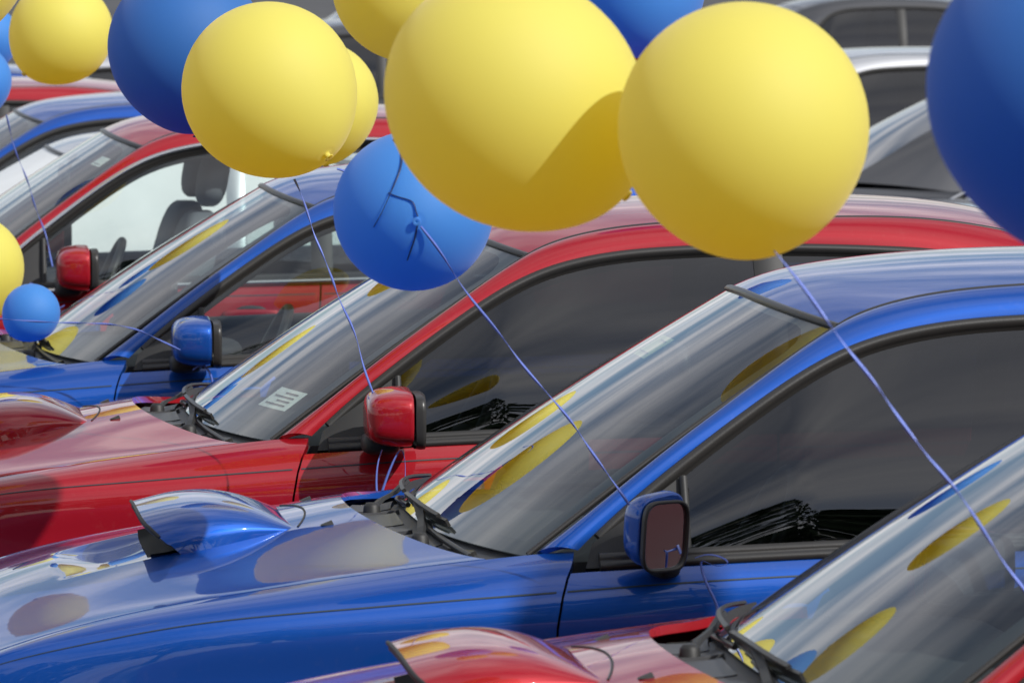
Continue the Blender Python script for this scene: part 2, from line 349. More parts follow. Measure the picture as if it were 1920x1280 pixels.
def build_car():
    root = empty('parked_car')
    def two(name, mb, m):
        a = obj(name, mb, m, root); b = obj(name, mb.mirror(), m, root); return a, b
    P = M['blue']
    # --- bonnet
    S = np.linspace(-1, 1, 81); V = np.linspace(0, 1, 70)
    Xr, _ = hood_rear(S); Xf_ = -.80 + .11 * np.abs(S) ** 2.5
    Xg = Xf_[:, None] + (Xr - Xf_)[:, None] * V[None]
    Gh = hood_point(Xg, np.broadcast_to(S[:, None], Xg.shape).copy())
    hood = obj('hood', panel(Gh, 0.016), P, root)
    # --- scoop on the bonnet
    n1, n2 = 48, 37; mbs = MB(); xs_ = np.linspace(0, 1, n1); ph = np.linspace(0, math.pi, n2)
    top = nat([0, .15, .35, .6, .8, .93, 1.0], [.978, .990, 1.000, .996, .976, .956, .944]); Xs = -.315 + .325 * xs_
    w = nat([0, .3, .7, 1.0], [.275, .272, .245, .215])(xs_)
    zb = np.array([hood_point(np.array([x]), np.array([0.0]))[0, 2] for x in Xs]) ; 
    Gs = np.zeros((n1, n2, 3))
    def scoop_ring(k, sc_=1.0, dz=0.0):
        y = -w[k] * sc_ * np.sign(np.cos(ph)) * np.abs(np.cos(ph)) ** .42; e = np.abs(np.sin(ph)) ** .5
        hz = hood_point(np.full(n2, Xs[k]), np.clip(y / .72, -1, 1))[:, 2] - .006
        crown = 1 - .012 * (y / w[k]) ** 2 / .08
        z = hz + (top(np.array([xs_[k]]))[0] - hz) * e * np.where(e > .5, 1 - .10 * (y / w[k]) ** 2, 1)
        z = hz + (z - hz) * sc_ + dz
        x = Xs[k] + (1 - e) * .10 * (1 - xs_[k]) ** 2.5
        return np.stack([x, y, z], -1)
    for k in range(n1): Gs[k] = scoop_ring(k)
    mbs.grid(Gs, flip=True)
    scoop = obj('hood_scoop', mbs, P, hood)
    lip_in = MB(); rings = [Gs[0]] + [scoop_ring(k, .90, -.001) for k in (0, 4, 10, 18)]
    lip_in.grid(np.stack(rings), flip=False); obj('scoop_opening', lip_in, M['trimdark'], hood)
    fx = np.linspace(-.296, -.10, 12); fy = np.linspace(-1, 1, 15); fw_ = np.interp(fx, [-.296, -.265, -.10], [.235, .25, .22])
    fg = hood_point(np.broadcast_to(fx[:, None], (12, 15)).copy(), fy[None] * fw_[:, None] / .722); fg[..., 2] += .006
    obj('scoop_floor', MB().grid(fg), M['duct'], hood)
    lp = Gs[0][5:-5]; obj('scoop_lip_seal', tube(lp, .0036, 8), M['trimdark'], hood)
    yy = np.linspace(-.215, .215, 25); arcx = .030 - .03 * (yy / .215) ** 2 
    arc = hood_point(arcx, yy / .72); arc[:, 2] += .0005
    obj('scoop_rear_seam', tube(arc, .0022, 6), M['trimdark'], hood)
    for s in (-1, 1):
        pz = hood_point(np.array([.055]), np.array([s * .25 / .72]))[0]
        nz = MB(); nz.add([(-.012, -.009, 0), (.014, -.012, 0), (.014, .012, 0), (-.012, .009, 0), (.010, -.007, .009), (.010, .007, .009)],
                          [(0, 1, 4), (1, 2, 5, 4), (2, 3, 5), (3, 0, 4, 5)], False)
        obj('washer_nozzle', nz, M['trimdark'], hood, loc=tuple(pz + np.array([0, 0, -.0005])))
    # --- body side
    fz = lambda z: np.interp(z, [.25, .6, .7, .8], [-.60, -.70, -.74, -.76]) + 0 * z
    F1 = side_panel(fz, gapf, 0.0, (0.0,), nx=90)
    fa = two('fender', panel(F1, .02), P)
    D1 = side_panel(lambda z: gapf(z) + .005, lambda z: bpil(z) - .003, T_DOOR, (), nx=60)
    da = two('front_door', panel(D1, .02), P)
    D2 = side_panel(lambda z: bpil(z) + .003, lambda z: rgap(z) - .003, T_DOOR, (2.60,), nx=60)
    db = two('rear_door', panel(D2, .02), P)
    qz = lambda z: np.interp(z, [.25, 1.0], [3.30, 3.44])
    Q1 = side_panel(lambda z: rgap(z) + .003, qz, 0.0, (2.60,), nx=60)
    two('quarter_panel', panel(Q1, .02), P)
    sx_ = np.linspace(.40, 2.3, 30); sl = np.stack([side(sx_, np.full(30, .735)) + np.array([0, .004, .02]), np.stack([sx_, -.80 + 0 * sx_, .20 + 0 * sx_], 1), np.stack([sx_, -.74 + 0 * sx_, .17 + 0 * sx_], 1)], 1)
    two('side_sill', panel(sl, 0.0), P)
    # pinstripe crease along the side
    for nm, xa, xb, par in (('pinstripe', -.66, .441, fa), ('pinstripe', .462, 1.58, da), ('pinstripe', 1.61, 2.42, db)):
        px_ = np.linspace(xa, xb, 60); c1 = side(px_, np.full(60, .0995)); c2 = side(px_, np.full(60, .1025)); nn = np.array([0, -.0012, .0006])
        mb = MB().grid(np.stack([c1 + nn, c2 + nn], 1), flip=False)
        obj(nm, mb, M['pin'], par[0]); obj(nm, mb.mirror(), M['pin'], par[1])
    # door handles
    for hx, par in ((1.37, da), (2.18, db)):
        c = side(np.array([hx]), np.array([.155]))[0]
        mb = sq(c + np.array([0, -.012, 0]), (.095, .016, .019), .5, .5, 20, 10)
        obj('door_handle', mb, P, par[0]); obj('door_handle', mb.mirror(), P, par[1])
        mb = sq(c + np.array([0, .002, -.004]), (.06, .006, .034), .8, .8, 20, 8)
        obj('handle_recess', mb, M['trimdark'], par[0]); obj('handle_recess', mb.mirror(), M['trimdark'], par[1])
    # --- pillar and roof rail strip
    nU = 150; a = curve3(PL, nU); b = curve3(PU, nU); vv = np.linspace(0, 1, 10)
    # pair the two curves by x from the front so the strip keeps its slant
    Gp = a[:, None] * (1 - vv)[None, :, None] + b[:, None] * vv[None, :, None]
    nrm = normals(Gp); sgn = np.sign((nrm * np.array([0, -1, .5])).sum(2, keepdims=True))
    Gp = Gp + nrm * sgn * (.016 * np.sin(math.pi * vv) ** .8)[None, :, None]
    ra = two('roof_rail', panel(Gp, .012), P)
    # --- weatherstrip along the side windows
    wn = np.array([0, -.93, .36])
    sec = [(0.000, -.010), (0.000, .005), (.004, .010), (.011, .012), (.018, .010), (.023, .003), (.026, -.004), (.040, -.006), (.042, -.014)]
    wp = PLc[3:-4] + np.array([0, 0, -.001])
    two('weatherstrip', sweep(wp, [(-s[0], s[1]) if False else s for s in sec], wn), M['rubber'])
    # --- belt moulding
    bx = np.linspace(.53, 2.455, 70); bp = side(bx, np.full(70, T_DOOR - .004))
    secb = [(.002, -.012), (.003, .004), (-.004, .008), (-.012, .007), (-.016, .002), (-.019, .005), (-.027, .006), (-.034, .001), (-.040, -.014), (-.036, -.05), (-.01, -.05)]
    two('belt_moulding', sweep(bp, secb, np.array([0, -.86, .5])), M['rubber'])
    # --- side glass
    def glass_grid(xa, xb, n=40, inset=.030, nv=12):
        X = np.linspace(xa, xb, n); top_ = PLf(X); ti = np.clip(np.gradient(top_[:, 1], X), -3, 3)
        zt_ = top_[:, 1] - inset * np.sqrt(1 + ti ** 2); yb = -.792 + 0 * X; zb_ = .945 + .022 * (X - .7)
        zt_ = np.maximum(zt_, zb_ + .01)
        f = (zt_ - zb_) / np.maximum(top_[:, 1] - zb_, .02)
        yt = yb + (top_[:, 0] + .004 - yb) * f
        v = np.linspace(0, 1, nv); G_ = np.zeros((n, nv, 3)); G_[:, :, 0] = X[:, None]
        G_[:, :, 1] = yb[:, None] + (yt - yb)[:, None] * v - .029 * np.sin(math.pi * v)[None] * f[:, None] * np.clip((zt_ - zb_) / .3, 0, 1)[:, None]
        G_[:, :, 2] = zb_[:, None] + (zt_ - zb_)[:, None] * v
        return G_
    gf = MB().grid(glass_grid(.62, 1.575)); gr = MB().grid(glass_grid(1.645, 2.40))
    for par, mbg in ((da, gf), (db, gr)):
        obj('window_glass', mbg, M['tint'], par[0]); obj('window_glass', mbg.mirror(), M['tint'], par[1])
    # B pillar applique
    zz_ = np.linspace(.95, 1.372, 12); Gb = np.zeros((3, 12, 3))
    for i, xo in enumerate((-.022, 0.014, .05)):
        f = (zz_ - .945) / (1.397 - .945); Gb[i, :, 0] = 1.596 + xo; Gb[i, :, 1] = -.792 + (.792 - .60) * f - .029 * np.sin(math.pi * f) - (.008 if i == 1 else -.004); Gb[i, :, 2] = zz_
    two('centre_pillar', panel(Gb, .03), M['trimdark'])
    # sail panel in front of the window, carries the mirror
    sp = MB(); A_ = [(.505, -.786, .925), (.70, -.802, .935), (.70, -.735, 1.098), (.52, -.762, .970)]
    sg = np.zeros((8, 8, 3)); A_ = np.array(A_)
    for i, u in enumerate(np.linspace(0, 1, 8)):
        for j, v in enumerate(np.linspace(0, 1, 8)):
            sg[i, j] = (A_[0] * (1 - u) + A_[1] * u) * (1 - v) + (A_[3] * (1 - u) + A_[2] * u) * v + np.array([0, -.006 * math.sin(math.pi * u), 0])
    sp = panel(sg, .02); tube([(.70, -.806, .94), (.70, -.778, 1.02), (.70, -.742, 1.095)], .008, 8, sp)
    for k in (0, 1): obj('sail_panel', sp if k == 0 else sp.mirror(), M['trimdark'], da[k])
    # --- side mirrors
    piv = np.array([.655, -.845, .985])
    def warp(Gm):
        x = Gm[..., 0]; y = Gm[..., 1].copy(); z = Gm[..., 2].copy()
        z = z * (1 - .10 * np.clip(-y / .1, -1, 1)); f = np.clip((-x / .07), 0, 1)
        y = y * (1 - .12 * f); z = z * (1 - .16 * f) + .004; x = np.minimum(x, .040)
        return np.stack([x, y, z], -1)
    mb = sq((.012, -.108, .026), (.066, .103, .068), .52, .42, 40, 24, warp=warp)
    for k in (0, 1):
        mir = obj('side_mirror', mb if k == 0 else mb.mirror(), P, da[k], loc=tuple(piv * np.array([1, 1 if k == 0 else -1, 1])))
        s_ = 1 if k == 0 else -1
        def rr(hw, hh, n=40):
            t = np.linspace(0, 2 * math.pi, n, endpoint=False); p_ = lambda x, e: np.sign(x) * np.abs(x) ** e
            return np.stack([p_(np.cos(t), .45) * hw, p_(np.sin(t), .45) * hh], 1)
        ro = rr(.099, .065); ri = rr(.0935, .0595); cM = np.array([.074, -.108, .024])
        def ring(q, x): return np.stack([np.full(len(q), cM[0] + x), (cM[1] + q[:, 0]), cM[2] + q[:, 1]], 1)
        fr = MB().grid(np.stack([ring(ro * .985, -.016), ring(ro * 1.01, -.003), ring(ro, .006), ring(ri, .006), ring(ri * .985, -.012)]), closed_v=True)
        gm = MB(); rp = ring(ri * .985, -.006); gm.add(rp, [tuple(range(len(rp)))], False)
        ft = sq((-.01, -.03, -.036), (.045, .05, .026), .6, .5, 20, 10)
        for nm, m_, b_ in (('mirror_rim', M['rubber'], fr), ('mirror_glass', M['mirror'], gm), ('mirror_foot', M['trimdark'], ft)):
            obj(nm, b_ if k == 0 else b_.mirror(), m_, mir)
    # --- roof
    S2 = np.linspace(-1, 1, 61); V2 = np.linspace(0, 1, 50)
    xa_ = .935 + .10 * np.abs(S2) ** 2.5 + .006; xb_ = 2.46 - .08 * np.abs(S2) ** 2
    Xg = xa_[:, None] + (xb_ - xa_)[:, None] * V2[None]; pu = PUf(Xg)
    ye = -pu[..., 0] - .007; ze = pu[..., 1] - .001; zc = roof_zc(Xg); aS = np.abs(S2)[:, None]
    Gr = np.stack([Xg, S2[:, None] * ye, ze + (zc - ze) * (1 - aS ** 2.3)], -1)
    roof = obj('roof', panel(Gr, .012), P, root)
    hl = Gr[2:-2, 1:-1].copy(); hl[..., 2] -= .022; obj('headliner', MB().grid(hl, flip=True), M['cabin'], root)
    # ditch mouldings
    dxx = np.linspace(1.035, 2.40, 60); dp = PUf(dxx); dpt = np.stack([dxx, dp[:, 0] + .003, dp[:, 1] - .003], 1)
    two('roof_ditch_trim', tube(dpt, .0065, 8), M['rubber'])
    # --- windscreen
    U = np.linspace(-1, 1, 61); Vw = np.linspace(0, 1, 40)
    bot = np.stack([.245 + .155 * np.abs(U) ** 2.7, .708 * U, .958 - .016 * U ** 2], 1)
    topw = np.stack([.930 + .10 * np.abs(U) ** 2.5, .556 * U, 1.402 - .036 * U ** 2], 1)
    Gw = bot[:, None] * (1 - Vw)[None, :, None] + topw[:, None] * Vw[None, :, None]
    nw = normals(Gw); nw *= np.sign((nw * np.array([-1, 0, 1.0])).sum(2, keepdims=True))
    Gw += nw * (.014 * np.sin(math.pi * Vw) * (1 - .3 * U[:, None] ** 2))[:, :, None]
    global GWS, GWN; GWS = Gw; GWN = nw
    wsd = obj('windscreen', MB().grid(Gw), M['screen'], root)
    # black border printed on the inside of the glass
    ins = nw * -.0025
    fb = MB(); uu = np.linspace(0, 1, 61)
    def strip(i0, i1, j0, j1): fb.grid((Gw + ins)[i0:i1, j0:j1])
    strip(0, 3, 0, 40); strip(58, 61, 0, 40); strip(2, 59, 38, 40); strip(2, 59, 0, 3)
    for (iu, sgn_) in ((2, 1), (58, -1)):       # rounded upper corners
        for q in range(1, 5):
            c0 = (Gw + ins)[iu, 38]; 
            fb.add([(Gw + ins)[iu, 38], (Gw + ins)[iu + sgn_ * (5 - q), 38], (Gw + ins)[iu, 38 - q]], [(0, 1, 2)], False)
    obj('glass_border', fb, M['frit'], wsd)
    hp = Gw[:, -1] + np.array([.004, 0, .004]); obj('header_moulding', sweep(hp, [(-.009, -.004), (-.008, .003), (.0, .006), (.008, .003), (.009, -.004)], np.array([-.4, 0, .9])), M['rubber'], wsd)
    for s_, ed in ((0, Gw[0]), (1, Gw[-1])): obj('edge_moulding', tube(ed + np.array([.002, (-.004 if s_ == 0 else .004), .003]), .006, 8), M['rubber'], wsd)
    # --- cowl
    Sc = np.linspace(-1, 1, 61); Xc, yc = hood_rear(Sc); hz = hood_point(Xc, Sc)[:, 2]
    f0 = np.stack([Xc - .012, yc * .985, hz - .034], 1); f1 = bot + np.array([.02, 0, -.003])
    Vc = np.linspace(0, 1, 16); Gc = f0[:, None] * (1 - Vc)[None, :, None] + f1[:, None] * Vc[None, :, None]
    Gc[:, :, 2] += (-.010 * np.sin(math.pi * Vc))[None] + .006 * np.sin(Sc * 40)[:, None] * (np.sin(math.pi * Vc) ** 2)[None] * 0
    cowl = obj('cowl_panel', panel(Gc, .01), M['plastic'], root)
    for k, (i, wv, j0, j1) in enumerate(((6, 5, 3, 12), (12, 6, 2, 13), (19, 5, 3, 11), (25, 7, 2, 12), (33, 5, 3, 13), (39, 6, 2, 12), (46, 5, 3, 12), (52, 4, 4, 12))):
        q = Gc[i:i + wv, j0:j1] + np.array([0, 0, .006]) + (np.linspace(-1, 1, wv)[:, None, None] * np.array([0, 0, .004 * (1 if k % 2 else -1)]))
        lg = obj('louvre_grille', panel(q, .012), M['plastic'] if k % 3 else M['rubber'], cowl)
    for s_ in (-1, 1):
        st_ = np.array([Gc[5 if s_ < 0 else 55, 8], Gc[16 if s_ < 0 else 44, 12], Gc[26 if s_ < 0 else 34, 14]]) + np.array([0, 0, .012])
        obj('cowl_rib', tube(curve3(st_, 14), .006, 6), M['rubber'], cowl)
    # --- wipers
    for (i0, i1, i2) in ((13, 31, 3), (34, 53, 26)):
        wip = empty('wiper', (0, 0, 0)); wip.parent = root
        def wsp(i, h): 
            i = np.asarray(i, float); k = np.clip(i.astype(int), 0, 59); fr_ = (i - k)[:, None]; j_ = 1
            return (Gw[k, j_] + nw[k, j_] * h) * (1 - fr_) + (Gw[k + 1, j_] + nw[k + 1, j_] * h) * fr_
        pv = Gc[i0, 7] + np.array([0, 0, .004]); mid = wsp([(i1 + i0) / 2 + 3], .022)[0]
        arm = MB(); ap = np.array([pv + (0, 0, .012), pv * .8 + mid * .2 + np.array([.004, 0, .016]), pv * .45 + mid * .55 + np.array([.006, 0, .006]), mid])
        sweep(ap, [(-.009, -.003), (-.007, .005), (.007, .005), (.009, -.003)], np.array([-.4, 0, .9]), mb=arm, smooth=False)
        lathe([(.0, .026), (.012, .025), (.017, .018), (.019, 0), (.022, -.01)], 16, mb=arm, axis='z', c=pv)
        obj('wiper_arm', arm, M['trimdark'], wip)
        ii = np.linspace(i0 + 1, min(i1 + 5, 59), 24); bl = wsp(ii, .012); sp_ = wsp(ii[2:-2], .022) + np.sin(np.linspace(0, math.pi, 20))[:, None] * nw[30, 1] * .008
        bmb = sweep(bl, [(-.003, -.010), (-.003, .006), (.003, .006), (.003, -.010)], np.array([-.5, 0, .85]), smooth=False)
        sweep(sp_, [(-.005, -.003), (-.004, .003), (.004, .003), (.005, -.003)], np.array([-.5, 0, .85]), mb=bmb, smooth=False)
        obj('wiper_blade', bmb, M['rubber'], wip)
    # --- rear window, boot lid, tail
    bot2 = np.stack([2.995 - .04 * U ** 2, .655 * U, 1.062 - .015 * U ** 2], 1); top2 = np.stack([2.465 - .075 * U ** 2, .545 * U, 1.398 - .030 * U ** 2], 1)
    G2 = bot2[:, None] * (1 - Vw)[None, :, None] + top2[:, None] * Vw[None, :, None]
    n2_ = normals(G2); n2_ *= np.sign((n2_ * np.array([1, 0, 1.0])).sum(2, keepdims=True)); G2 += n2_ * (.02 * np.sin(math.pi * Vw))[None, :, None]
    rw = obj('rear_window', MB().grid(G2), M['tint'], root)
    fb = MB(); q2 = G2 - n2_ * .0025
    for sl_ in ((slice(0, 3), slice(0, 40)), (slice(58, 61), slice(0, 40)), (slice(2, 59), slice(37, 40)), (slice(2, 59), slice(0, 3))): fb.grid(q2[sl_])
    obj('glass_border', fb, M['frit'], rw)
    Sx = np.linspace(-1, 1, 41); Vt = np.linspace(0, 1, 24); Xt = 2.985 - .03 * Sx[:, None] ** 2 + (3.50 - .05 * Sx ** 2 - 2.985 + .03 * Sx ** 2)[:, None] * Vt[None]
    yt = -R0y(Xt) - .006; zt_ = R0z(Xt) + .002; Gt = np.stack([Xt, Sx[:, None] * yt, zt_ + .045 * (1 - Sx[:, None] ** 2) ** .8 * (1 - .35 * Vt[None] ** 2) + .012 * np.clip((Vt[None] - .75) / .25, 0, 1)], -1)
    lid = panel(Gt, .012); e = Gt[3:-3, -1]; Ge = np.stack([e, e + np.array([.022, 0, -.03]), e + np.array([.03, 0, -.10]), e + np.array([.02, 0, -.26])], 1)
    lid.grid(Ge); obj('trunk_lid', lid, P, root)
    th = np.linspace(-math.pi / 2, math.pi / 2, 41)
    def bumper(x0, xl, zs, sgn_):
        B = []
        for (z, g_, w_) in zs:
            B.append(np.stack([x0 + sgn_ * g_ * np.abs(np.cos(th)) ** .45 * xl, w_ * np.sign(np.sin(th)) * np.abs(np.sin(th)) ** .8, z + 0 * th], 1))
        return panel(np.stack(B, 1), .01)
    obj('tail_panel', bumper(3.16, .345, [(1.005, .84, .685), (.97, .93, .735), (.88, .98, .775), (.78, 1.0, .80), (.62, 1.0, .80)], 1), P, root)
    obj('rear_bumper', bumper(3.22, .42, [(.70, .85, .80), (.66, 1, .835), (.5, 1.02, .845), (.32, .98, .83), (.24, .9, .78)], 1), P, root)
    obj('front_bumper', bumper(-.52, .42, [(.62, .80, .74), (.58, .92, .80), (.48, 1.0, .825), (.36, 1.0, .825), (.26, .95, .80), (.21, .86, .76)], -1), P, root)
    gl = MB(); gl.box((-.86, -.36, .60), (-.78, .36, .70)); gri = obj('grille', gl, M['trimdark'], root)
    for z in (.622, .648, .674): obj('grille_bar', MB().box((-.875, -.35, z), (-.855, .35, z + .008)), M['chrome'], gri)
    hl_ = sq((-.735, -.56, .675), (.10, .135, .062), .7, .6, 28, 14); h2 = two('headlight', hl_, M['lamp'])
    for k in (0, 1):
        b_ = sq((-.74, -.56, .675), (.085, .06, .05), .9, .9, 18, 10); obj('headlight_bezel', b_ if k == 0 else b_.mirror(), M['alloy'], h2[k])
    tl_ = sq((3.395, -.60, .87), (.10, .15, .075), .55, .5, 24, 12); two('tail_light', tl_, M['tail'])
    # --- wheels
    ty = lathe([(.20, -.09), (.29, -.105), (.315, -.085), (.322, -.03), (.322, .03), (.315, .085), (.29, .105), (.20, .09)], 40)
    rim = lathe([(.215, -.088), (.205, -.095), (.19, -.06), (.19, .06)], 40)
    for q in range(5):
        aq = 2 * math.pi * q / 5; c_, s_ = math.cos(aq), math.sin(aq); hw = .03
        V_ = []
        for (r_, y_) in ((.03, -.07), (.195, -.085)):
            for w_ in (-hw, hw):
                for dz in (0, .025): V_.append((r_ * c_ - w_ * s_, y_ + dz, r_ * s_ + w_ * c_))
        rim.add(V_, [(0, 2, 6, 4), (1, 5, 7, 3), (0, 4, 5, 1), (2, 3, 7, 6)], False)
    rim.add(*((lambda n_: ([(0.06 * math.cos(2 * math.pi * i / n_), -.078, .06 * math.sin(2 * math.pi * i / n_)) for i in range(n_)], [tuple(range(n_))]))(20)))
    tmesh = [ty.data('tyre'), ty.mirror().data('tyre')]; rmesh = [rim.data('rim'), rim.mirror().data('rim')]
    for me in tmesh: me.materials.append(M['tyre'])
    for me in rmesh: me.materials.append(M['alloy'])
    for wx in (0.0, 2.60):
        for k, wy in enumerate((-.735, .735)):
            wh = empty('wheel', (wx, wy, .322)); wh.parent = root
            obj('tyre', tmesh[k], None, wh); obj('rim', rmesh[k], None, wh)
    # --- cabin
    tub = MB()
    yt = .735
    for s_ in (-1, 1):
        tub.grid(np.array([[(.35, s_ * yt, .30), (.35, s_ * yt, .93)], [(1.3, s_ * (yt + .02), .30), (1.3, s_ * (yt + .02), .945)], [2.5 * np.array([1, 0, 0]) + np.array([0, s_ * yt, .30]), (2.5, s_ * yt, .965)]]))
    tub.grid(np.array([[(.35, -yt, .30), (.35, yt, .30)], [(2.9, -yt, .30), (2.9, yt, .30)]]))
    tub.grid(np.array([[(.35, -yt, .30), (.35, yt, .30)], [(.35, -yt, .92), (.35, yt, .92)]]))
    tub.grid(np.array([[(2.62, -.68, .95), (2.62, .68, .95)], [(3.0, -.66, 1.03), (3.0, .66, 1.03)]]))
    tub.grid(np.array([[(2.62, -.70, .30), (2.62, .70, .30)], [(2.62, -.70, .95), (2.62, .70, .95)]]))
    obj('cabin_lining', tub, M['cabin'], root)
    Sd = np.linspace(-1, 1, 21); dg = []
    for (x, z, w_) in ((.30, .935, .70), (.48, .938, .71), (.68, .952, .71), (.78, .940, .71), (.80, .88, .71), (.76, .72, .71)):
        dg.append(np.stack([x + .08 * Sd ** 2 * (1 if x < .6 else .2), w_ * Sd, z - .012 * Sd ** 2], 1))
    dash = obj('dashboard', MB().grid(np.stack(dg)), M['cabin'], root)
    hood_b = sq((.74, -.36, .955), (.10, .17, .032), .8, .7, 24, 12); obj('instrument_hood', hood_b, M['cabin'], dash)
    t = np.linspace(0, 2 * math.pi, 33); ax = np.array([.90, -.36, .90]); e1 = np.array([0, 1, 0.]); e2 = np.array([.42, 0, .907])
    wp_ = ax + .185 * (np.cos(t)[:, None] * e1 + np.sin(t)[:, None] * e2); sw = MB()
    nrm_ = (wp_ - ax); sweep(wp_[:-1], circ(.015, 8), nrm_[:-1], closed=True, mb=sw); sq(ax, (.03, .06, .05), .7, .7, 14, 10, mb=sw)
    for q in (-.16, .16): tube([ax, ax + q * e1], .016, 6, sw)
    obj('steering_wheel', sw, M['trimdark'], dash)
    lean = lambda k_: (lambda G_: G_ + np.stack([k_ * G_[..., 2], 0 * G_[..., 2], 0 * G_[..., 2]], -1))
    for sy in (-1, 1):
        st = empty('front_seat'); st.parent = root
        obj('seat_cushion', sq((1.27, sy * .37, .46), (.27, .25, .10), .5, .4, 24, 14), M['seat'], st)
        obj('seat_back', sq((1.52, sy * .37, .78), (.075, .25, .33), .5, .45, 24, 16, warp=lean(.25)), M['seat'], st)
        obj('headrest', sq((1.64, sy * .37, 1.205), (.05, .135, .085), .7, .6, 24, 12, warp=lean(.2)), M['seat'], st)
    st = empty('rear_seat'); st.parent = root
    obj('seat_cushion', sq((2.2, 0, .45), (.26, .64, .11), .4, .3, 28, 12), M['seat'], st)
    obj('seat_back', sq((2.50, 0, .76), (.08, .64, .30), .5, .3, 28, 14, warp=lean(.3)), M['seat'], st)
    im = MB(); sq((.80, 0, 1.265), (.018, .115, .036), .7, .6, 20, 12, mb=im); tube([(.84, 0, 1.335), (.81, 0, 1.28)], .010, 6, im)
    obj('rear_view_mirror', im, M['trimdark'], root)
    return root
PROTO = build_car()

def copy_tree(o, parent=None):
    c = o.copy(); COL.objects.link(c); c.parent = parent
    for ch in list(o.children): copy_tree(ch, c)
    return c
def walk(o):
    yield o
    for c in o.children: yield from walk(c)
BODY = M['blue']
def dress(root, body, side_glass, interior='seat'):
    for o in walk(root):
        if o.type != 'MESH': continue
        m = o.data.materials[0]
        new = {BODY: M[body], M['tint']: M[side_glass], M['seat']: M[interior]}.get(m, m)
        if new is not m:
            o.material_slots[0].link = 'OBJECT'; o.material_slots[0].material = new
def kids(root, name): return [o for o in walk(root) if o.name.split('.')[0] == name]

ROW = 'cars parked side by side in the front row'; BACK = 'cars parked in the rows behind'
cars = {}
spec = [  # key, x, y, rotation, body, side glass, label, group
 ('B', 0, 0, 0, 'blue', 'tint', 'blue metallic car with a hood scoop and its side mirror glass turned towards the viewer', ROW),
 ('A', .287, -2.435, 0, 'red', 'smoke', 'nearest red car, only its scoop, wipers and windscreen showing at the bottom', ROW),
 ('C', -.286, 2.602, 0, 'red', 'tint', 'red car with dark tinted windows between the two blue cars in the middle', ROW),
 ('D', -.575, 5.202, 0, 'blue', 'clear', 'blue car with clear windows that show the red door of the next car', ROW),
 ('E', -.915, 7.806, 0, 'red', 'clear', 'red car with bright window trim and clear glass showing a silver car beyond', ROW),
 ('K', -1.0, 10.41, 0, 'silver', 'added_film', 'silver car with white film added to brighten its windows, seen through the red car with bright trim', ROW),
 ('F', -1.03, 13.02, 0, 'blue', 'clear', 'blue car at the left edge behind the red one with bright trim', ROW),
 ('G', -1.70, 15.61, 0, 'red', 'tint', 'farthest red roof showing under the small yellow balloon at upper left', ROW),
 ('H', -1.95, 18.3, 0, 'blue', 'tint', 'farthest blue roof, a sliver beside the deep blue balloon', ROW),
 ('S1', 6.75, 11.2, 180, 'silver', 'tint', 'silver car tail showing just above the middle red roof', BACK),
 ('S2', 6.62, 14.3, 180, 'charcoal', 'tint', 'dark grey car with sloping rear window between yellow and blue balloons', BACK),
 ('S3', 7.0, 20.6, 180, 'silver', 'tint', 'silver car roof above the dark grey car at upper right', BACK),
 ('S4', 9.3, 34.0, 180, 'charcoal', 'tint', 'far dark car with dark windows at the top edge, right of the yellow balloons', BACK),
 ('N1', 1.2, 27.0, 0, 'charcoal', 'tint', 'black car glimpsed in the gap beside the darker yellow balloon', BACK),
 ('N2', -.7, 20.8, 0, 'silver', 'tint', 'silver car glimpsed as a white strip between the yellow balloons', BACK),
 ('M1', 3.2, 40.0, 0, 'maroon', 'tint', 'dark maroon car far behind the yellow balloons at top', BACK),
]
first = True
for key, x, y, rz, body, sg_, label, grp in spec:
    r = PROTO if first else copy_tree(PROTO); first = False
    r.location = (x, y, float(ground_z(y))); r.rotation_euler = (0, 0, R(rz)); tag(r, label, 'car', grp)
    dress(r, body, sg_, 'seatgrey' if key == 'E' else 'seat'); cars[key] = r
    r.scale = (1, 1, {'E': 1.058, 'K': .955}.get(key, 1.0))
# folded mirror of the blue car
for o in kids(cars['B'], 'side_mirror'):
    if o.location.y < 0: o.rotation_euler = (0, R(5), R(-60)); o.location.y += .0; o.scale = (.62, .54, 1.06); o.location.x += .012; o.location.z -= .008
for o in kids(cars['E'], 'side_mirror'): o.location.x += .13
for o in kids(cars['A'], 'side_mirror'):
    if o.location.y > 0: o.rotation_euler = (0, 0, R(-70)); o.location.y -= .03
# the red car with bright trim: chrome strips and a pale cabin
for o in kids(cars['E'], 'weatherstrip') + kids(cars['E'], 'belt_moulding'):
    pass
ww = sweep(PLc[3:-4] + np.array([0, -.012, .004]), [(-.001, -.004), (-.001, .008), (.004, .013), (.011, .015), (.014, .010), (.014, -.004)], np.array([0, -.93, .36]))
for k in (0, 1): obj('bright_window_trim', ww if k == 0 else ww.mirror(), M['chrome'], cars['E'])
bx = np.linspace(.53, 2.455, 40); bp = side(bx, np.full(40, T_DOOR - .004)) + np.array([0, -.010, .002])
bb = sweep(bp, [(.004, -.004), (.004, .006), (-.006, .008), (-.010, .004), (-.010, -.006)], np.array([0, -.86, .5]))
for k in (0, 1): obj('bright_belt_trim', bb if k == 0 else bb.mirror(), M['chrome'], cars['E'])
for o in kids(cars['E'], 'front_seat'): o.location.x = -.36; o.scale = (1.0, 1.0, 1.05)
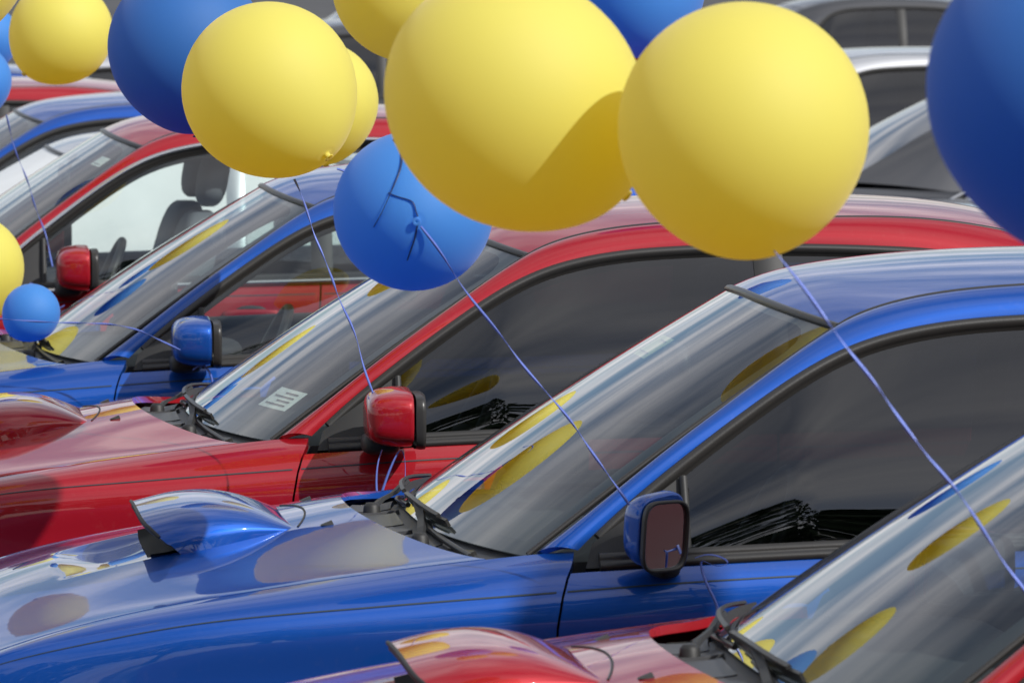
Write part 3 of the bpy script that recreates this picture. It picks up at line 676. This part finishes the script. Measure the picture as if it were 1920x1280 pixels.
# stickers on windscreens
def wpt(u, v, off):
    """point on the windscreen: u -1..1 across, v 0..1 up"""
    a, b = (u + 1) * 30, v * 39; i_, j_ = min(int(a), 59), min(int(b), 38); fa, fb_ = a - i_, b - j_
    Q = GWS + GWN * off
    return (Q[i_, j_] * (1 - fa) + Q[i_ + 1, j_] * fa) * (1 - fb_) + (Q[i_, j_ + 1] * (1 - fa) + Q[i_ + 1, j_ + 1] * fa) * fb_
def sticker(car, u0, u1, v0, v1, m, lines=0):
    ws = kids(car, 'windscreen')[0]; us = np.linspace(u0, u1, 6); vs_ = np.linspace(v0, v1, 6)
    so = obj('sticker', MB().grid(np.array([[wpt(u, v, -.004) for v in vs_] for u in us])), m, ws)
    for q in range(lines):
        v = v0 + (v1 - v0) * (.2 + .6 * q / max(1, lines - 1)); e = (v1 - v0) * .03; ue = u1 - (u1 - u0) * (.15 + .25 * (q % 2))
        uu_ = np.linspace(u0 + (u1 - u0) * .15, ue, 5)
        obj('sticker_print', MB().grid(np.array([[wpt(u, v - e, -.0025), wpt(u, v + e, -.0025)] for u in uu_])), M['ink'], ws)
sticker(cars['C'], -.88, -.68, .135, .225, M['paper'], 4)
sticker(cars['B'], -.12, .14, .70, .79, M['paperyellow'], 2)
sticker(cars['E'], -.86, -.74, .84, .90, M['paper'], 1)
for o in kids(cars['K'], 'windscreen'): o.material_slots[0].link = 'OBJECT'; o.material_slots[0].material = M['added_film']  # windscreen given the same added white film for brightness
for nm in ('weatherstrip', 'belt_moulding', 'centre_pillar', 'sail_panel'):
    for o in kids(cars['K'], nm): o.material_slots[0].link = 'OBJECT'; o.material_slots[0].material = M['silver']

# ================================================================== balloons
def balloon_mesh():
    a = np.r_[np.linspace(0.0005, math.pi * .86, 34), np.linspace(math.pi * .875, math.pi * .968, 8)]
    prof = []
    for t in a:
        r = math.sin(t); z = math.cos(t)
        if z < 0: z = z * (1 + .10 * (-z) ** 3)
        prof.append((r, z))
    prof += [(.05, -1.088), (.03, -1.098), (.026, -1.104)]
    return lathe(prof, 56, axis='z')
def knot_mesh():
    b = lathe([(.024, -1.10), (.036, -1.106), (.040, -1.116), (.032, -1.124), (.022, -1.128), (.035, -1.136), (.055, -1.15), (.05, -1.156), (.012, -1.138)], 16, axis='z')
    return b
bm_ = balloon_mesh().data('balloon_skin'); km_ = knot_mesh().data('knot')
bm_.materials.append(M['yellow']); km_.materials.append(M['yellow'])
BAL = 'balloons floating over the parked cars'
def balloon(c, r, m, label, neck=(0.15, 0, -1), stretch=1.0):
    root = empty('balloon', c); q = Vector(neck).normalized().to_track_quat('-Z', 'Y'); root.rotation_euler = q.to_euler(); root.scale = (r, r, r * stretch)
    for nm, me in (('skin', bm_), ('knot', km_)):
        o = obj(nm, me, None, root); o.material_slots[0].link = 'OBJECT'; o.material_slots[0].material = M[m]
    tag(root, label, 'balloon', BAL); return root
balloon((0.406, -3.236, 1.847), 0.1858, 'yellow', 'large yellow balloon right of centre, casting its shadow on the next one', neck=(0.15, 0.45, -0.88), stretch=1.00)
balloon((0.102, -2.944, 1.879), 0.1898, 'yellow', 'large yellow balloon in the middle with a curved shadow across it', neck=(0.76, 0.21, -0.62), stretch=1.09)
balloon((0.097, 1.696, 1.781), 0.2037, 'yellow', 'yellow balloon with its knot at the lower right, over the blue car windscreen', neck=(0.56, -0.50, -0.67), stretch=1.00)
balloon((0.419, 4.023, 1.689), 0.1638, 'yellow', 'yellow balloon half hidden behind the one with the knot', neck=(0.13, 0.29, -0.95), stretch=1.00)
balloon((0.178, -0.568, 2.036), 0.1382, 'yellow', 'darker yellow balloon cut by the top edge, left of the large middle one', neck=(0.26, 0.50, -0.82), stretch=1.02)
balloon((0.167, -0.849, 1.615), 0.1512, 'sky_blue', 'blue balloon with its knot facing the viewer, below the large yellow one', neck=(-0.07, -0.99, -0.07), stretch=1.00)
balloon((-0.050, 2.377, 1.868), 0.1929, 'navy', 'deep blue balloon behind the yellow one at upper left', neck=(0.12, 0.21, -0.97), stretch=1.02)
balloon((-0.154, 7.033, 1.834), 0.1682, 'yellow', 'small yellow balloon at upper left over the red roof', neck=(-0.65, -0.27, -0.71), stretch=1.00)
balloon((-0.374, 7.765, 1.806), 0.1080, 'sky_blue', 'light blue balloon cut by the left edge, behind the small yellow one', neck=(0.09, -0.08, -0.99), stretch=1.00)
balloon((-0.447, 6.554, 1.690), 0.1147, 'sky_blue', 'pale blue balloon at the left edge, below the small yellow one', neck=(0.08, -0.18, -0.98), stretch=1.00)
balloon((-0.494, 5.512, 1.154), 0.1594, 'yellow', 'yellow balloon cut by the left edge beside the small blue one', neck=(0.09, -0.08, -0.99), stretch=1.00)
balloon((-0.349, 4.580, 1.079), 0.0815, 'sky_blue', 'smallest blue balloon, resting over the blue car wipers', neck=(-0.66, -0.32, -0.68), stretch=1.00)
balloon((0.609, -4.618, 1.940), 0.1983, 'navy', 'very large dark blue balloon cut by the right edge', neck=(0.08, -0.18, -0.98), stretch=1.00)
balloon((1.091, 2.550, 2.013), 0.1664, 'sky_blue', 'blue balloon peeping between the two large yellow ones at top', neck=(0.04, -0.48, -0.88), stretch=1.02)
balloon((0.58, 0.44, 2.27), 0.17, 'yellow', 'yellow balloon above the view, added to shade the red fender and mirrored in the middle windscreens', neck=(0.19, -0.09, -0.98))  # unseen balloon set along the sun's path to shadow the fender
balloon((3.64, -4.32, 4.67), 0.17, 'sky_blue', 'blue balloon added out of view to cast a round shadow on the blue door', neck=(0.19, -0.09, -0.98))  # unseen blocker placed towards the sun for the door's round shadow
balloon((-0.744, 2.043, 1.658), 0.1898, 'yellow', 'yellow balloon out of view left of the red hood', neck=(0.19, -0.09, -0.98), stretch=1.00)
balloon((-0.941, -0.580, 1.359), 0.1737, 'sky_blue', 'blue balloon out of view left of the blue hood with the scoop', neck=(0.19, -0.09, -0.98), stretch=1.00)
balloon((-0.719, -0.451, 2.134), 0.1959, 'yellow', 'yellow balloon out of view above the blue hood with the scoop', neck=(0.19, -0.09, -0.98), stretch=1.00)

# ================================================================== ribbons
def ribbon(pts, label, w=.0058, twist=26.0, seed=0, m='ribbon'):
    P_ = curve3(pts, max(60, int(70 * np.linalg.norm(np.array(pts[-1]) - np.array(pts[0]))))); T_ = np.gradient(P_, axis=0); T_ /= np.linalg.norm(T_, axis=1, keepdims=True)
    d = np.r_[0, np.cumsum(np.linalg.norm(np.diff(P_, axis=0), axis=1))]; rng = np.random.default_rng(abs(hash(len(label))) % 1000 + seed)
    an = twist * d + 1.2 * np.sin(7 * d + rng.random() * 6) + rng.random() * 6
    P_ = P_ + .002 * np.stack([np.sin(31 * d), np.cos(23 * d), np.sin(17 * d)], 1)
    a_ = np.cross(T_, [0.2, .9, .3]); a_ /= np.linalg.norm(a_, axis=1, keepdims=True); b_ = np.cross(T_, a_)
    n_ = a_ * np.cos(an)[:, None] + b_ * np.sin(an)[:, None]; k_ = np.cross(T_, n_)
    S_ = np.stack([P_ - n_ * w / 2, P_ + k_ * .0008, P_ + n_ * w / 2, P_ - k_ * .0008], 1)
    o = obj('ribbon', MB().grid(S_, closed_v=True), M[m]); tag(o, label, 'ribbon', 'ribbons tying balloons to the mirrors'); return o
ribbon([(0.158, 1.724, 1.570), (0.181, 1.666, 1.499), (0.219, 1.603, 1.384), (0.258, 1.489, 1.267), (0.283, 1.429, 1.185), (0.304, 1.350, 1.099)], 'pale blue ribbon running from the yellow knotted balloon down to the red mirror')
ribbon([(0.163, -1.022, 1.594), (0.199, -1.010, 1.543), (0.247, -0.990, 1.477), (0.338, -0.979, 1.361), (0.439, -0.980, 1.234), (0.509, -0.985, 1.142), (0.558, -0.986, 1.068)], 'blue ribbon running from the blue knotted balloon to the turned mirror')
ribbon([(0.441, -3.303, 1.669), (0.476, -3.321, 1.619), (0.520, -3.341, 1.559), (0.624, -3.384, 1.415), (0.721, -3.415, 1.280), (0.792, -3.441, 1.176), (0.928, -3.492, 0.977)], 'long blue ribbon slanting from the large right yellow balloon to the lower right corner')
ribbon([(-0.552, 4.252, 1.087), (-0.449, 4.239, 1.082), (-0.281, 4.208, 1.076), (-0.113, 4.176, 1.063), (-0.027, 4.143, 1.036), (0.042, 4.122, 1.003)], 'thin dark ribbon stretched across the smallest blue balloon')
ribbon([(-0.349, 6.584, 1.578), (-0.335, 6.628, 1.512), (-0.300, 6.668, 1.417), (-0.270, 6.709, 1.333), (-0.228, 6.745, 1.207), (-0.199, 6.683, 1.090)], 'thin blue ribbon at the left, hanging over the windscreen of the bright-trim car')
ribbon([(0.230, 1.415, 1.606), (0.245, 1.413, 1.600), (0.266, 1.409, 1.578), (0.285, 1.40, 1.54), (0.30, 1.40, 1.49)], 'short blue ribbon leaving the knot of the yellow balloon')
ribbon([(0.1237, -0.9033, 1.7517), (0.1318, -0.9517, 1.7254), (0.1266, -0.9819, 1.6917), (0.1143, -0.9944, 1.6625), (0.0981, -0.9964, 1.6279), (0.0776, -0.9802, 1.5924)], 'dark ribbon lying down the left side of the blue knotted balloon', w=.0045, twist=4, m='ribbon_and_shadow')  # dark strip modelled in place of a string's shadow on the balloon
ribbon([(0.1054, -0.9930, 1.6555), (0.1270, -1.0061, 1.6460), (0.1482, -1.0140, 1.6353), (0.1528, -1.0168, 1.6205), (0.1567, -1.0175, 1.6106)], 'dark ribbon crossing the blue knotted balloon to its knot', w=.0045, twist=4, m='ribbon_and_shadow')  # branch of the same string shadow, also modelled as a dark strip
ribbon([(0.1568, -1.0164, 1.5947), (0.1524, -1.0108, 1.5736), (0.1456, -0.9989, 1.5501), (0.1405, -0.9812, 1.5273)], 'loose dark ribbon end hanging from the knot of the blue balloon', w=.0045, twist=4, m='ribbon_and_shadow')
def curl(c, pts, label):
    return ribbon([tuple(np.array(c) + np.array(p)) for p in pts], label, w=.006, twist=14)
curl((.381, 1.62, .945), [(-.03, -.02, .0), (-.045, -.03, -.05), (-.04, -.035, -.11), (-.01, -.03, -.04), (.012, -.03, .0), (.022, -.035, -.05), (.02, -.04, -.12)], 'loose blue ribbon ends hanging under the red mirror of the tinted red car')
curl((.092, 4.22, .94), [(-.01, -.02, .0), (.015, -.03, .012), (.035, -.035, -.01), (.042, -.04, -.06), (.035, -.045, -.11)], 'loose blue ribbon end curling under the blue mirror of the clear-window car')
curl((-.25, 6.82, 1.03), [(-.02, -.02, .0), (.03, -.03, -.02), (.06, -.03, -.06), (.03, -.04, -.10), (.09, -.03, -.07)], 'tangled blue ribbon ends under the mirror of the red car with bright trim')
curl((.70, -.90, .955), [(.0, .0, .0), (.03, -.02, .006), (.055, -.03, -.008), (.03, -.04, -.012), (.01, -.03, -.004), (.02, -.03, -.05), (.035, -.035, -.10), (.0, -.04, -.14)], 'bow of shiny blue ribbon beside the turned mirror')

# ================================================================== trees behind the viewer (seen only in the glass and paint)
rng = np.random.default_rng(5); tb = MB(); tV = []; tF = []
for cx_ in np.arange(-32, 36, 3.1):
    cx_ += rng.uniform(-1.5, 1.5); cy_ = -27 + rng.uniform(-3, 2); h_ = rng.uniform(10, 17.5)
    tube([(cx_, cy_, 0), (cx_ + .2, cy_, h_ * .4), (cx_, cy_, h_ * .8)], .22, 7, tb)
    nL = 1500; ph_ = rng.random(nL) * 6.283; u_ = rng.random(nL) ** .5; zc_ = rng.random(nL)
    rad = 3.4 * np.sin(np.pi * (.12 + .86 * zc_)) * u_
    cc = np.stack([cx_ + rad * np.cos(ph_), cy_ + rad * np.sin(ph_), h_ * (.3 + .7 * zc_)], 1)
    for q in cc:
        d1 = rng.normal(size=3); d1 /= np.linalg.norm(d1); d2 = np.cross(d1, rng.normal(size=3)); d2 /= np.linalg.norm(d2); s1 = rng.uniform(.18, .42)
        tb.add([q - d1 * s1, q + d2 * s1 * .5, q + d1 * s1, q - d2 * s1 * .5], [(0, 1, 2, 3)], False)
leafm = mat('tree_foliage', (0.05, 0.085, 0.03), 0.7, var=0.4, vscale=1.0)
tl = obj('tree_line', tb, leafm); tag(tl, 'leafy trees standing behind the viewer, seen as dark shapes in the car windows', 'trees', None, 'stuff')
